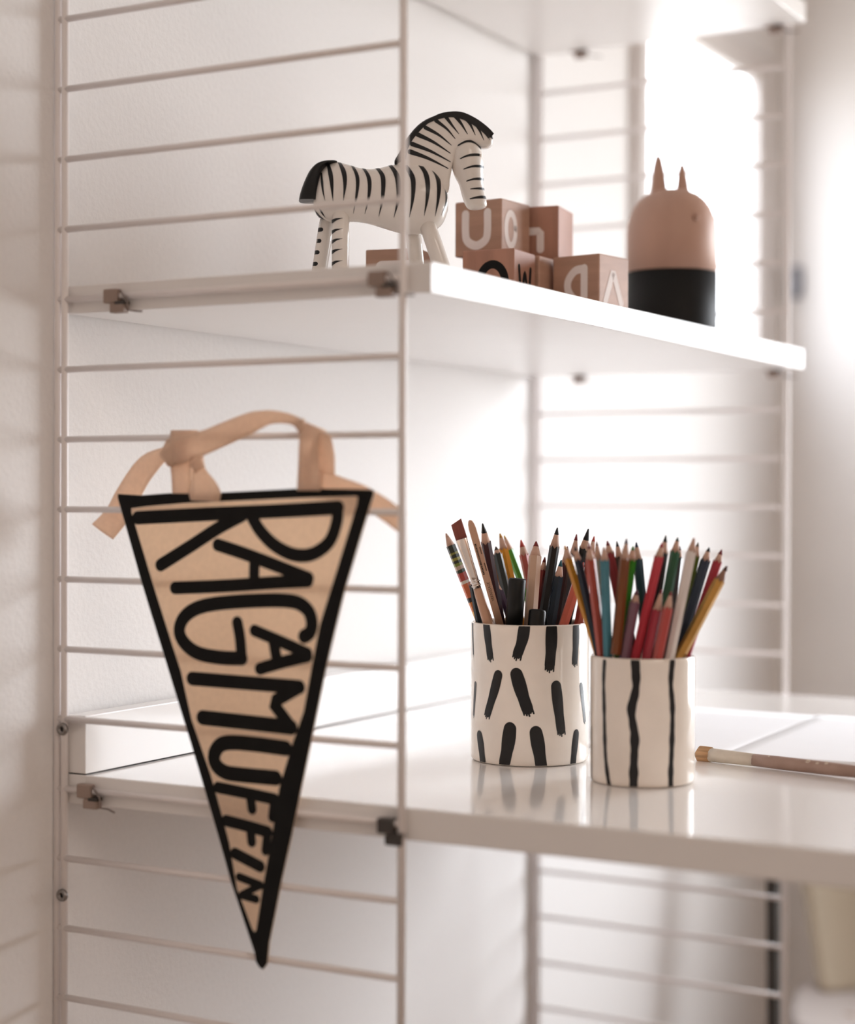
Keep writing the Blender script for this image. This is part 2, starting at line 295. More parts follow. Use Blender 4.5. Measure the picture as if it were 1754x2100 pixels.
# ---------------------------------------------------------------- pennant
D = {"outer":[[-5.28,-33.88],[-7.3,-33.98],[-8.73,-33.88],[-11.31,-33.74],[-14.08,-33.77],[-20.28,-33.49],[-23.68,-33.52],[-25.89,-33.55],[-26.18,-33.65],[-26.18,-33.87],[-25.67,-35.26],[-24.03,-40.14],[-22.66,-45.07],[-21.58,-49.35],[-20.41,-53.9],[-19.0,-59.55],[-18.12,-63.71],[-17.99,-65.12],[-17.65,-65.55],[-17.38,-65.46],[-17.1,-65.14],[-16.9,-64.41],[-14.94,-60.08],[-12.77,-54.24],[-11.18,-49.83],[-9.28,-44.72],[-7.32,-39.69],[-5.28,-34.16]],"inner":[[-6.45,-34.87],[-7.81,-34.72],[-11.31,-34.47],[-14.1,-34.36],[-20.28,-34.11],[-24.75,-33.99],[-24.97,-34.03],[-24.9,-34.51],[-23.39,-38.87],[-22.13,-42.39],[-20.84,-48.15],[-19.89,-50.39],[-18.81,-53.35],[-18.19,-56.74],[-17.51,-60.2],[-17.06,-63.02],[-16.9,-63.17],[-16.7,-62.96],[-15.4,-60.42],[-14.69,-57.37],[-13.13,-52.85],[-11.63,-49.27],[-10.78,-46.02],[-8.32,-39.91],[-6.45,-35.14]],"letters":[["R",[[[[-7.0,-35.54],[-10.19,-35.38],[-14.38,-35.17],[-18.43,-35.0],[-23.45,-34.73]],0.755],[[[-23.39,-34.81],[-23.36,-35.62],[-22.82,-36.93],[-21.53,-37.77],[-20.03,-37.87],[-18.44,-37.27],[-17.17,-36.24],[-16.42,-35.18]],0.731],[[[-15.75,-35.3],[-13.83,-36.16],[-11.61,-37.38],[-9.03,-38.77]],0.731]]],["A",[[[[-13.77,-37.31],[-16.57,-38.03],[-21.18,-39.38]],0.708],[[[-10.27,-40.32],[-14.39,-40.07],[-18.45,-39.74],[-21.14,-39.56]],0.708],[[[-16.81,-38.36],[-16.81,-39.69]],0.684]]],["G",[[[[-20.89,-43.21],[-21.37,-42.91],[-21.5,-42.2],[-21.08,-41.39],[-19.77,-40.92],[-16.44,-41.02],[-13.01,-41.4],[-11.34,-42.05],[-10.66,-43.05],[-10.99,-43.95],[-12.18,-44.69],[-14.13,-44.92],[-15.84,-44.89]],0.779],[[[-15.84,-44.89],[-15.7,-43.53],[-15.47,-42.51]],0.708]]],["A",[[[[-16.88,-42.98],[-19.12,-43.66],[-21.16,-44.31]],0.661],[[[-17.33,-45.52],[-19.13,-44.99],[-21.16,-44.49]],0.684],[[[-18.46,-43.69],[-18.75,-45.06]],0.708]]],["M",[[[[-11.73,-46.46],[-16.31,-46.52],[-20.5,-46.56]],0.774],[[[-20.28,-46.68],[-18.34,-47.7],[-19.6,-49.01]],0.733],[[[-12.58,-49.08],[-16.32,-49.17],[-19.83,-49.26]],0.835]]],["U",[[[[-19.38,-50.69],[-16.9,-50.6],[-14.91,-50.62],[-13.96,-50.88],[-13.48,-51.59],[-13.63,-52.22],[-14.32,-52.65],[-15.39,-52.74],[-18.53,-52.73]],0.835]]],["F",[[[[-13.79,-53.75],[-16.33,-53.96],[-18.42,-54.15]],0.652],[[[-16.47,-54.32],[-16.59,-54.98]],0.59],[[[-18.39,-54.3],[-18.25,-55.37]],0.57]]],["F",[[[[-14.47,-55.95],[-16.33,-56.17],[-17.85,-56.39]],0.652],[[[-16.47,-56.39],[-16.57,-57.19]],0.57],[[[-17.85,-56.46],[-17.71,-57.65]],0.55]]],["I",[[[[-15.22,-58.09],[-17.27,-58.75]],0.652]]],["N",[[[[-15.58,-59.63],[-17.33,-60.0]],0.468],[[[-17.18,-60.07],[-15.9,-60.75]],0.407],[[[-15.85,-60.82],[-16.99,-60.96]],0.468]]]],"ribbons":[["strap",[[[-0.9,-10.28,-33.84],[-0.9,-11.8,-33.84]],[[-0.95,-10.27,-32.94],[-0.95,-11.88,-32.95]],[[-0.9,-10.11,-31.77],[-0.9,-11.92,-31.79]],[[-0.75,-9.95,-30.6],[-0.75,-12.14,-30.63]],[[-0.4,-9.73,-29.69],[-0.4,-12.04,-29.69]],[[0.1,-9.43,-29.53],[0.1,-11.67,-29.56]],[[0.45,-9.25,-29.79],[0.45,-11.33,-29.82]],[[0.5,-9.3,-31.07],[0.5,-11.21,-31.25]],[[0.35,-9.5,-33.57],[0.35,-11.16,-33.7]]]],["arch",[[[-0.95,-9.73,-30.3],[-0.95,-10.23,-31.84]],[[-1.25,-10.5,-30.02],[-1.25,-10.95,-31.92]],[[-1.3,-12.95,-29.63],[-1.3,-12.67,-31.47]],[[-1.2,-14.8,-29.03],[-1.2,-14.61,-30.76]],[[-0.95,-16.64,-28.44],[-0.95,-16.53,-30.0]],[[-0.8,-17.48,-28.34],[-0.8,-17.49,-29.55]],[[-0.7,-18.19,-28.31],[-0.7,-18.2,-29.24]],[[-0.65,-19.32,-28.48],[-0.65,-19.21,-29.19]],[[-0.7,-20.36,-28.79],[-0.7,-20.05,-29.36]],[[-0.8,-20.84,-29.03],[-0.8,-20.46,-29.76]]]],["strap",[[[-0.9,-20.46,-33.63],[-0.9,-22.24,-33.63]],[[-0.95,-20.57,-32.16],[-0.95,-22.12,-32.23]],[[-0.95,-20.64,-30.56],[-0.95,-22.12,-30.74]],[[-0.85,-20.61,-29.6],[-0.85,-22.13,-30.04]],[[-0.5,-20.26,-29.01],[-0.5,-22.24,-29.74]],[[0.05,-20.06,-28.98],[0.05,-22.04,-29.72]],[[0.45,-20.03,-29.29],[0.45,-21.79,-29.99]],[[0.5,-20.08,-31.17],[0.5,-21.61,-31.66]],[[0.35,-20.03,-33.43],[0.35,-21.56,-33.56]]]],["tail",[[[-0.5,-9.76,-30.49],[-0.5,-9.89,-31.77]],[[0.45,-8.53,-30.62],[0.45,-8.58,-31.67]],[[0.6,-6.84,-31.05],[0.6,-7.79,-32.28]],[[0.75,-5.52,-31.92],[0.75,-6.95,-33.06]],[[0.85,-4.05,-33.61],[0.85,-5.92,-34.46]],[[0.8,-3.13,-35.0],[0.8,-5.06,-35.78]],[[0.7,-1.93,-36.05],[0.7,-3.83,-37.1]]]],["loop",[[[-0.8,-21.98,-30.03],[-0.8,-22.43,-29.82]],[[-0.6,-21.78,-30.73],[-0.6,-22.83,-30.13]],[[-0.1,-21.46,-31.51],[-0.1,-22.82,-31.2]],[[0.3,-21.24,-32.08],[0.3,-22.61,-32.09]],[[0.55,-21.28,-32.33],[0.55,-22.45,-32.6]]]],["tail",[[[0.5,-21.27,-32.14],[0.5,-21.27,-33.62]],[[0.65,-22.88,-32.72],[0.65,-22.89,-34.07]],[[0.8,-24.48,-33.24],[0.8,-24.37,-34.58]],[[0.85,-26.12,-34.06],[0.85,-25.57,-35.33]],[[0.8,-27.79,-35.06],[0.8,-27.18,-36.33]]]],["tail",[[[-1.0,-12.2,-31.52],[-1.0,-12.89,-31.79]],[[-1.15,-12.23,-32.29],[-1.15,-13.41,-32.39]],[[-1.2,-12.07,-33.11],[-1.2,-14.01,-32.95]],[[-1.15,-11.87,-33.77],[-1.15,-14.46,-33.7]],[[-1.0,-11.92,-34.3],[-1.0,-14.27,-34.36]]]]],"knot":[[-0.95,-10.15,-31.04],[-1.05,-12.48,-31.79],[-0.75,-20.62,-29.34]],"mA":[[[[2.2724,-43.632],[2.3425,-45.767]],0.317],[[[2.7807,-43.52],[2.8279,-44.714],[2.8726,-45.8]],0.598],[[[-2.7773,-43.507],[-2.8157,-44.598],[-2.886,-45.535]],0.704],[[[-2.3252,-43.724],[-2.3323,-45.128],[-2.3562,-46.391]],0.739],[[[-1.8199,-43.593],[-1.8245,-44.868],[-1.8474,-46.137]],0.598],[[[2.4538,-48.145],[2.3797,-50.334]],0.352],[[[3.0426,-47.273],[2.9575,-48.571],[2.8334,-50.068]],0.634],[[[-2.9087,-47.153],[-2.8205,-48.46],[-2.7336,-49.594]],0.81],[[[-2.2403,-48.041],[-2.1947,-49.722],[-2.148,-51.177]],0.704],[[[-1.6664,-48.151],[-1.5355,-50.669]],0.422],[[[2.6066,-51.952],[2.6652,-52.956],[2.6997,-53.828]],0.634],[[[-3.0192,-51.217],[-3.0599,-52.548],[-3.1101,-53.655]],0.845],[[[-2.5841,-51.433],[-2.5361,-52.663],[-2.4956,-53.86]],0.81],[[[-1.8092,-51.701],[-1.851,-52.836],[-1.8851,-53.919]],0.563]],"mB":[[[[2.1118,-45.597],[2.1947,-49.913],[2.2693,-54.132]],0.164],[[[2.7365,-45.401],[2.7121,-46.725],[2.728,-48.367],[2.7583,-51.32],[2.804,-52.783],[2.8704,-53.988]],0.246],[[[-2.8904,-45.242],[-2.871,-46.739],[-2.8968,-47.556],[-2.9585,-48.543],[-2.9304,-49.517],[-2.8936,-50.49],[-2.9093,-52.449],[-2.912,-53.998]],0.525],[[[-2.1642,-45.26],[-2.1992,-46.756],[-2.1597,-48.559],[-2.1721,-51.17],[-2.191,-52.799],[-2.1895,-53.943]],0.361]],"pencils":{"A":{"painted":[[21.35,-19.45,-36.81],[24.24,-25.32,-53.25],0.34],"brush":[[19.28,-21.45,-35.88],[22.69,-25.92,-53.25],0.4],"stick":[[17.51,-23.56,-35.73],[26.79,-24.39,-53.25],0.36],"maroon":[[19.93,-23.35,-35.99],[26.47,-23.48,-53.25],0.36],"brown":[[26.28,-20.65,-38.03],[21.9,-28.55,-51.45],0.3],"darkgreen":[[25.1,-21.84,-37.87],[21.14,-27.95,-53.25],0.33],"yellow":[[25.83,-21.83,-36.86],[27.4,-25.3,-53.25],0.36],"green":[[27.51,-21.35,-37.06],[26.84,-27.8,-51.31],0.3],"salmon":[[26.48,-23.33,-37.34],[26.17,-27.3,-53.25],0.36],"natural":[[23.31,-26.19,-37.36],[20.43,-26.48,-51.57],0.46],"redthin":[[24.74,-26.25,-38.6],[26.84,-22.99,-52.6],0.3],"black":[[24.51,-27.4,-36.32],[24.79,-24.41,-53.25],0.36],"navyteal":[[24.39,-27.78,-38.78],[23.55,-25.7,-53.25],0.36],"maroon2":[[26.59,-27.28,-37.79],[25.01,-26.07,-53.25],0.36],"orange":[[24.15,-29.75,-38.9],[20.74,-27.37,-50.05],0.36],"black2":[[26.86,-28.92,-36.43],[27.56,-26.15,-46.27],0.36],"darkred":[[26.42,-28.13,-36.85],[24.34,-26.54,-53.25],0.33],"orangered":[[28.99,-28.46,-37.05],[21.92,-28.47,-53.25],0.33],"marker":[[20.96,-25.78,-40.1],[20.53,-24.83,-53.25],0.66],"marker2":[[21.43,-27.22,-42.43],[20.97,-27.23,-44.97],0.64],"darkblue":[[21.62,-21.55,-40.26],[22.65,-23.69,-53.25],0.26],"purple":[[23.54,-22.68,-40.56],[21.42,-28.26,-50.77],0.28]},"B":{"orange":[[15.85,-32.01,-37.43],[19.14,-36.04,-53.25],0.31],"navy":[[15.24,-33.08,-37.47],[18.39,-35.56,-53.25],0.3],"redbrown":[[14.93,-34.25,-37.15],[17.49,-35.33,-53.25],0.34],"greygreen":[[17.15,-33.89,-37.13],[18.83,-33.93,-47.55],0.3],"teal":[[14.86,-35.46,-37.45],[16.6,-35.37,-53.25],0.34],"red":[[17.82,-34.41,-37.08],[19.94,-37.01,-53.25],0.32],"darkbrown":[[18.88,-34.69,-37.13],[20.54,-36.61,-53.25],0.3],"brown":[[15.71,-36.79,-36.84],[15.39,-36.13,-44.9],0.34],"green":[[16.61,-36.91,-37.39],[19.25,-34.07,-50.24],0.33],"tealnavy":[[19.59,-35.89,-37.19],[18.77,-37.94,-53.25],0.33],"purple":[[16.7,-37.18,-40.42],[15.47,-36.0,-48.89],0.34],"coral":[[17.39,-38.76,-37.14],[15.67,-35.59,-53.11],0.34],"black":[[18.19,-38.71,-36.64],[16.76,-36.74,-53.25],0.32],"crimson":[[16.86,-38.95,-40.38],[15.33,-37.12,-50.98],0.34],"salmon":[[16.44,-39.81,-40.48],[15.44,-37.5,-53.25],0.34],"darkgreen":[[19.44,-39.11,-36.8],[17.77,-36.68,-53.25],0.33],"maroonblack":[[21.5,-38.46,-37.49],[19.36,-37.45,-53.25],0.3],"white":[[18.03,-40.86,-36.79],[15.84,-38.18,-53.25],0.34],"olive":[[20.97,-40.05,-37.19],[21.24,-36.53,-53.25],0.3],"navy2":[[21.32,-40.75,-37.53],[17.37,-37.37,-53.25],0.34],"crimson2":[[21.41,-41.65,-37.68],[16.71,-37.89,-53.25],0.33],"gold":[[20.28,-42.47,-38.77],[15.46,-36.39,-53.11],0.37]}}}
PX = -.62
pen = thing('pennant', 'cream canvas pennant lettered RAGAMUFFIN with black border, tied to the near ladder', 'pennant', Matrix.Translation(V(PX, -14, -48))); inv = pen.matrix_world.inverted()
def pf(lift):
    def f(y, z, d=0):
        s = (z+44)/36.0; bow = .22*math.sin((y+4)/20*math.pi)*max(0, min(1, (z+84)/30)) + .10*math.sin(z*.25)
        return inv @ V(PX-bow-lift+d, y, z)
    return f
def flat_poly(name, ring, holes, m, lift, parent, thick):
    o = slab(name, ring, thick, min(.03, thick*.3), m, parent, lambda a, b, c: Vector((a, b, c)), holes)
    bm = bmesh.new(); bm.from_mesh(o.data)
    bmesh.ops.triangulate(bm, faces=bm.faces[:])
    for _ in range(3):
        long = [e for e in bm.edges if e.calc_length() > 2.2]
        if long: bmesh.ops.subdivide_edges(bm, edges=long, cuts=1); bmesh.ops.triangulate(bm, faces=[q for q in bm.faces if len(q.verts) > 3])
    g = pf(lift)
    for v in bm.verts: v.co = g(v.co.x, v.co.y, v.co.z)
    bm.to_mesh(o.data); bm.free(); return o
outer = [tuple(p) for p in catmull(D['outer'], True, 3)]; inner = [tuple(p) for p in catmull(D['inner'], True, 3)]
flat_poly('cloth', [tuple(p) for p in D['outer']], [], M['cloth'], 0, pen, .14)
o = flat_poly('border', [tuple(p) for p in D['outer']], [[tuple(p) for p in D['inner']]], M['ink'], .085, pen, .03); o['label'] = 'black printed border'
for ch, strokes in D['letters']:
    bm = bmesh.new()
    for i, (pts, wd) in enumerate(strokes):
        P = [tuple(p) for p in (catmull(pts, False, 5) if len(pts) > 2 and not (ch == 'M' and i == 1) else pts)]
        g = pf(.088+.004*i); stroke(bm, P, wd*1.24, lambda a, b, g=g: g(a, b), .25)
    o = obj('letter', bm, M['ink'], pen); o['label'] = 'black letter ' + ch
def ribbon(name, rows, parent, inv):
    A = catmull([r[0] for r in rows], False, 5); B = catmull([r[1] for r in rows], False, 5); bm = bmesh.new(); R = []
    for k, (a, b) in enumerate(zip(A, B)):
        R.append([bm.verts.new(inv @ (V(*a.lerp(b, t/4)) + Vector((-.0007*math.sin(t/4*math.pi), 0, 0)))) for t in range(5)])
    for p, q in zip(R, R[1:]):
        for t in range(4): bm.faces.new((p[t], p[t+1], q[t+1], q[t]))
    return obj(name, bm, M['ribbon'], parent, True, solid=.09)
NM = {'strap': 'ribbon_strap', 'arch': 'ribbon_arch', 'tail': 'ribbon_tail', 'loop': 'ribbon_loop'}
for nm, rows in D['ribbons']: ribbon(NM[nm], rows, pen, inv)
for k, (p, rad) in enumerate(zip(D['knot'], ((.75, .55, .9), (.55, .4, .6), (.35, .35, .5)))):
    bm = bmesh.new(); bmesh.ops.create_icosphere(bm, subdivisions=3, radius=1)
    for v in bm.verts:
        n = 1+.12*math.sin(5*v.co.z+3*v.co.y); v.co = inv @ V(p[0]+v.co.x*rad[1]*n, p[1]+v.co.y*rad[0]*n, p[2]+v.co.z*rad[2]*n)
    obj('ribbon_knot', bm, M['ribbon'], pen, True)

# ---------------------------------------------------------------- cups
def cup(label, c, r, h, t, m, marks, mname, rough=False):
    e = thing('pencil_cup', label, 'cup', Matrix.Translation(V(c[0], c[1], -54)))
    prof = [(0, .02), (r-.35, .02), (r-.12, .06), (r-.02, .22), (r, .5), (r, h-.3), (r-.03, h-.1), (r-t*.5, h), (r-t+.03, h-.1), (r-t, h-.3), (r-t, .75), (r-t-.3, .5), (0, .5)]
    obj('cup_body', lathe(bmesh.new(), prof, 96), m, e, True)
    for pts, wd in marks:
        bm = bmesh.new(); rr = r+.012
        f = lambda s, z: cmv(rr*math.cos(s/r), rr*math.sin(s/r), min(max(z, .12), h-.06))
        P = [(a*r, z+54) for a, z in pts]
        if rough:
            P = [tuple(p) for p in catmull(P, False, 4)]
            stroke(bm, P, wd, f, .1, True, lambda q: .86+.14*math.sin(math.pi*min(1, q*1.25+.15)), nw=5)
            d = (Vector(P[-1])-Vector(P[0])).normalized(); n = Vector((-d.y, d.x))
            for j in range(5):                                    # ragged bristle trails at the lower end
                b = Vector(P[-1]) + n*wd*(j-2)*.17 + d*wd*.2
                stroke(bm, [tuple(b), tuple(b+d*(wd*.22+.10*((j*7) % 3)))], wd*.13, f, .05)
        else: stroke(bm, [tuple(p) for p in catmull(P, False, 8)], wd, f, .1, True, lambda q: 1+.10*math.sin(23*q)+.06*math.sin(51*q+1))
        obj(mname, bm, M['black'], e)
    return e
mA = [(p, wd*1.28) for p, wd in D['mA']]
rnd = random.Random(3)
for row, z in ((0, -45.6), (1, -49), (2, -52.4)):
    for k in range(9):
        a = -.75+ row*.15 + k*.45 + rnd.uniform(-.05, .05); s = rnd.uniform(-.09, .09)
        mA.append(([(a-s, z+1.1), (a, z), (a+s, z-1.1)], rnd.uniform(.65, .85)))
mA = [m for i, m in enumerate(mA) if i < 14 or -.95 < m[0][1][0] < 1.75]
cup('tall cream ceramic cup painted with short black brush dashes, behind the striped cup', (23.9, -25.4), 4.5, 10.5, .28, M['cream'], mA, 'brush_mark', True)
mB = [(p, wd*(1.35 if wd < .3 else 1.12)) for p, wd in D['mB']] + [([(a, -45.3), (a+.03, -48), (a-.02, -51), (a+.02, -53.6)], wd) for a, wd in ((-.98, .2), (-.42, .42), (.15, .22), (.75, .4), (1.35, .2))]
cup('shorter cream ceramic cup with thin vertical black stripes, nearest cup on the desk', (18.33, -36.94), 3.67, 8.9, .2, M['creamB'], mB, 'stripe')

# ---------------------------------------------------------------- pencils
pm = {}
def paint(col, rough=.32):
    k = (col, rough)
    if k not in pm: pm[k] = mat('pencil lacquer', col, rough, .4, var=.08, scale=50, coat=.06)
    return pm[k]
def pencil(tip, bot, r, body, lead, cone=1.7, ll=.55, label='', group=None, wood=None, scallop=True, name='pencil'):
    p0, p1 = V(*bot), V(*tip); Lm = (p1-p0).length*100
    e = thing(name, label, 'pencil', frame_to(p0, p1), group)
    rot = random.random(); n = 6; zc = Lm-cone
    ring = lambda bm, rr, z, nn=6: [bm.verts.new(cmv(rr*math.cos(2*math.pi*(j+rot*6/nn)/nn), rr*math.sin(2*math.pi*(j+rot*6/nn)/nn), z)) for j in range(nn)]
    bm = bmesh.new(); a = ring(bm, r, 0); nn = 24
    hexr = lambda t: r*1.07*math.cos(math.pi/6)/math.cos(((t+math.pi/6) % (math.pi/3))-math.pi/6)
    def hring(bm, z, k=1, sc=0):
        return [bm.verts.new(cmv(hexr(2*math.pi*j/nn)*k*math.cos(2*math.pi*j/nn+rot), hexr(2*math.pi*j/nn)*k*math.sin(2*math.pi*j/nn+rot), z + sc*(-math.cos(6*2*math.pi*j/nn))*.5)) for j in range(nn)]
    bm.free(); bm = bmesh.new(); r0 = hring(bm, 0); r1 = hring(bm, zc, 1, .22 if scallop else 0); bm.faces.new(r0[::-1])
    for j in range(nn): bm.faces.new((r0[j], r0[(j+1) % nn], r1[(j+1) % nn], r1[j]))
    bm.faces.new(r1)
    obj('shaft', bm, body, e)
    def cone_part(name, z0, z1, k0, k1, m, rnd_=False):
        bm = bmesh.new(); b0 = hring(bm, z0, k0); b1 = [bm.verts.new(cmv(r*k1*math.cos(2*math.pi*j/nn+rot), r*k1*math.sin(2*math.pi*j/nn+rot), z1)) for j in range(nn)]
        for j in range(nn): bm.faces.new((b0[j], b0[(j+1) % nn], b1[(j+1) % nn], b1[j]))
        bm.faces.new(b0[::-1]); 
        if rnd_:
            t = bm.verts.new(cmv(0, 0, z1+r*k1*.5))
            for j in range(nn): bm.faces.new((b1[j], b1[(j+1) % nn], t))
        else: bm.faces.new(b1)
        return obj(name, bm, m, e, True)
    kk = ll/cone; kl = .16+.84*kk
    cone_part('wood_cone', zc-.15, Lm-ll, 1.0-.015, kl*.97, wood or M['cedar'])
    cone_part('lead', Lm-ll, Lm-r*.08, kl, .14, lead, True)
    return e
def cp(h): return tuple((int(h[i:i+2], 16)/255)**2.2 for i in (0, 2, 4))
def P(h, rough=.32): return paint(cp(h), rough)
A = D['pencils']['A']; B = D['pencils']['B']; GA = 'pencils in the dashed cup'; GB = 'pencils in the striped cup'
LA = {  # name: body, lead, cone, lead length, label
 'maroon': ('3d2228','1c1a1c',1.55,.75,'dark maroon pencil with long black lead beside the flat wooden stick in the dashed cup'),
 'brown': ('7a4a1e','7a4a1e',1.3,.4,'thin mustard brown pencil behind the maroon pencil in the dashed cup'),
 'darkgreen': ('1c2420','3a2a26',.7,.35,'blackish green pencil just left of the yellow pencil in the dashed cup'),
 'yellow': ('d69332','c9922e',1.25,.35,'mustard yellow pencil above the black marker in the dashed cup'),
 'green': ('46962e','c79a3a',1.3,.3,'slim green pencil right of the yellow one in the dashed cup'),
 'salmon': ('b2564c','b8493f',1.25,.6,'salmon red pencil behind the natural wood pencil in the dashed cup'),
 'redthin': ('7d2b28','7d2b28',1.0,.4,'dull red pencil squeezed left of the black pencil in the dashed cup'),
 'black': ('1c191a','1b1c22',1.5,.55,'black pencil standing tallest at the middle of the dashed cup'),
 'navyteal': ('1d2c3a','1f5a66',1.3,.5,'navy pencil with teal lead in front of the dark red one in the dashed cup'),
 'maroon2': ('4a1d24','5d2630',1.4,.5,'dark wine red pencil behind the navy pencil in the dashed cup'),
 'orange': ('c05a46','b54a3a',1.3,.5,'orange red pencil leaning right at the front of the dashed cup'),
 'black2': ('151416','17161a',1.6,.9,'black pencil with thick black lead at the right of the dashed cup'),
 'darkred': ('33343c','7d2a30',1.6,.5,'slate pencil with dark red lead at the back right of the dashed cup'),
 'orangered': ('a34a3c','b3473a',1.4,.5,'brick red pencil farthest right in the dashed cup'),
 'purple': ('4b3b4e','6a4055',.8,.3,'dim purple pencil low behind the marker in the dashed cup'),
}
for k, (b, l, cn, ll, lab) in LA.items(): pencil(*A[k], P(b), P(l, .5), cn, ll, lab, GA)
pencil(*A['natural'], mat('natural wood barrel', (.60,.41,.30), .5, .4, var=.12, scale=60, stretch=(2,2,.3)), P('7f2a26', .5), 1.15, .42, 'thick natural wood pencil with blunt red lead in the dashed cup', GA, scallop=False)
LB = {
 'orange': ('c98a2c','c58b3a',.95,.25,'orange yellow pencil leaning over the left rim of the striped cup'),
 'navy': ('232f3c','3a3136',.95,.3,'dark navy pencil next to the orange one at the left of the striped cup'),
 'redbrown': ('a8493c','8a4a42',1.25,.45,'brick red pencil left of the teal pencil in the striped cup'),
 'greygreen': ('8f9385','8a5a48',1.3,.3,'grey green pencil behind the brick red one in the striped cup'),
 'teal': ('4a7f8e','b9988a',.95,.2,'light teal blue pencil standing upright in the striped cup'),
 'red': ('8f3236','7f2f36',.9,.35,'red pencil leaning behind the teal one in the striped cup'),
 'darkbrown': ('3c2a22','241f22',1.2,.4,'dark brown pencil at the back middle of the striped cup'),
 'brown': ('774526','4a3038',1.5,.4,'chestnut brown pencil right of the teal pencil in the striped cup'),
 'green': ('3f8a2f','4f8a3f',1.0,.3,'bright green pencil between brown and navy ones in the striped cup'),
 'tealnavy': ('27404c','2a3352',1.3,.4,'petrol blue pencil right of the bright green one in the striped cup'),
 'purple': ('7d5a68','6a4453',.95,.4,'short mauve pencil low at the front of the striped cup'),
 'coral': ('c1414c','a8404a',1.05,.35,'tall coral red pencil crossing the front of the striped cup'),
 'black': ('202326','1d1f22',1.3,.5,'black pencil with black point behind the coral one in the striped cup'),
 'crimson': ('a43644','8a2f3a',1.5,.3,'short crimson pencil with long bare wood tip in the striped cup'),
 'salmon': ('b24c48','93464a',1.2,.3,'short salmon pencil beside the white pencil in the striped cup'),
 'darkgreen': ('2f6042','2c3a35',1.05,.3,'dark green pencil behind the two short ones in the striped cup'),
 'maroonblack': ('2a2028','33252a',.85,.3,'blackish plum pencil right of the dark green one in the striped cup'),
 'white': ('e2d8d2','b98d7c',1.0,.15,'white pencil leaning right in the striped cup'),
 'olive': ('5f6a2c','8a7a70',1.0,.3,'olive green pencil close behind the white one in the striped cup'),
 'navy2': ('25303f','1e2026',1.0,.35,'navy pencil with broken black point at the right of the striped cup'),
 'crimson2': ('a52f3c','7d2a32',.95,.4,'crimson pencil leaning farthest back right in the striped cup'),
}
for k, (b, l, cn, ll, lab) in LB.items(): pencil(*B[k], P(b), P(l, .5), cn, ll, lab, GB)
pencil(*B['gold'], mat('gold metallic lacquer', (.50,.27,.07), .3, .5, metal=.75, var=.25, scale=60), P('5a3a34', .5), 1.2, .4, 'gold pencil leaning farthest right over the rim of the striped cup', GB, wood=mat('brown cone', (.26,.14,.10), .6))
# colourful printed pencil: bands by height along its own axis
m = mat('comic print lacquer', (.7,.3,.12), .35, .5); nt = m.node_tree; tc = nt.nodes.new('ShaderNodeTexCoord'); sp = nt.nodes.new('ShaderNodeSeparateXYZ'); mr = nt.nodes.new('ShaderNodeMapRange'); rp = nt.nodes.new('ShaderNodeValToRGB')
_t, _b, _r = A['painted']; LP = (Vector(_t)-Vector(_b)).length
nt.links.new(tc.outputs['Object'], sp.inputs[0]); mr.inputs['From Min'].default_value = (LP-9)*.01; mr.inputs['From Max'].default_value = LP*.01
nz = nt.nodes.new('ShaderNodeTexNoise'); nz.inputs['Scale'].default_value = 260; nt.links.new(tc.outputs['Object'], nz.inputs['Vector'])
ad = nt.nodes.new('ShaderNodeMath'); ad.operation = 'MULTIPLY_ADD'; ad.inputs[1].default_value = .0016; nt.links.new(nz.outputs['Fac'], ad.inputs[0]); nt.links.new(sp.outputs['Z'], ad.inputs[2])
nt.links.new(ad.outputs[0], mr.inputs['Value']); nt.links.new(mr.outputs[0], rp.inputs[0]); cr = rp.color_ramp; cr.interpolation = 'CONSTANT'
stops = [(0,'d8a23c'),(.13,'6b2f26'),(.22,'e0a83f'),(.30,'d97f3c'),(.385,'2a1d18'),(.42,'cf6a42'),(.55,'d8cfc4'),(.575,'a8423a'),(.645,'24301f'),(.675,'b8a08f'),(.71,'6f7a2e'),(.735,'20261a'),(.76,'8a8436'),(.785,'232a1c'),(.81,'7d7a34'),(.83,'1f2418')]
while len(cr.elements) < len(stops): cr.elements.new(.5)
for e_, (p_, h_) in zip(cr.elements, stops): e_.position = p_; e_.color = (*cp(h_), 1)
nt.links.new(rp.outputs[0], nt.nodes['Principled BSDF'].inputs['Base Color'])
pencil(_t, _b, _r, m, M['cedar'], 1.0, .3, 'pencil with colourful comic print, farthest left in the dashed cup', GA, scallop=False)
pencil(*A['darkblue'], P('1d2c36'), P('22303a'), .5, .25, 'dark blue green pencil low at the left rim of the dashed cup', GA)

# flat brush
def loft(bm, rows, n=20, sup=2.0):     # rows: (z, half-width x, half-depth y)
    R = []
    for z, a, b in rows:
        ring = []
        for j in range(n):
            t = 2*math.pi*j/n; c, s = math.cos(t), math.sin(t)
            ring.append(bm.verts.new(cmv(a*math.copysign(abs(c)**(2/sup), c), b*math.copysign(abs(s)**(2/sup), s), z)))
        R.append(ring)
    for p, q in zip(R, R[1:]):
        for j in range(n): bm.faces.new((p[j], p[(j+1) % n], q[(j+1) % n], q[j]))
    bm.faces.new(R[0][::-1]); bm.faces.new(R[-1]); return bm
t_, b_, _ = A['brush']; p0, p1 = V(*b_), V(*t_); Lb = (p1-p0).length*100
e = thing('paint_brush', 'flat paint brush with russet bristles and chrome ferrule standing in the dashed cup', 'brush', frame_to(p0, p1))
bm = loft(bmesh.new(), [(Lb-1.45, .44, .17), (Lb-.9, .45, .16), (Lb-.3, .44, .13), (Lb-.02, .43, .09)], 24, 3.5)
for v in bm.verts:
    if v.co.z > (Lb-.35)*.01: v.co.z += v.co.x*.30
obj('bristles', bm, M['bristle'], e, True)
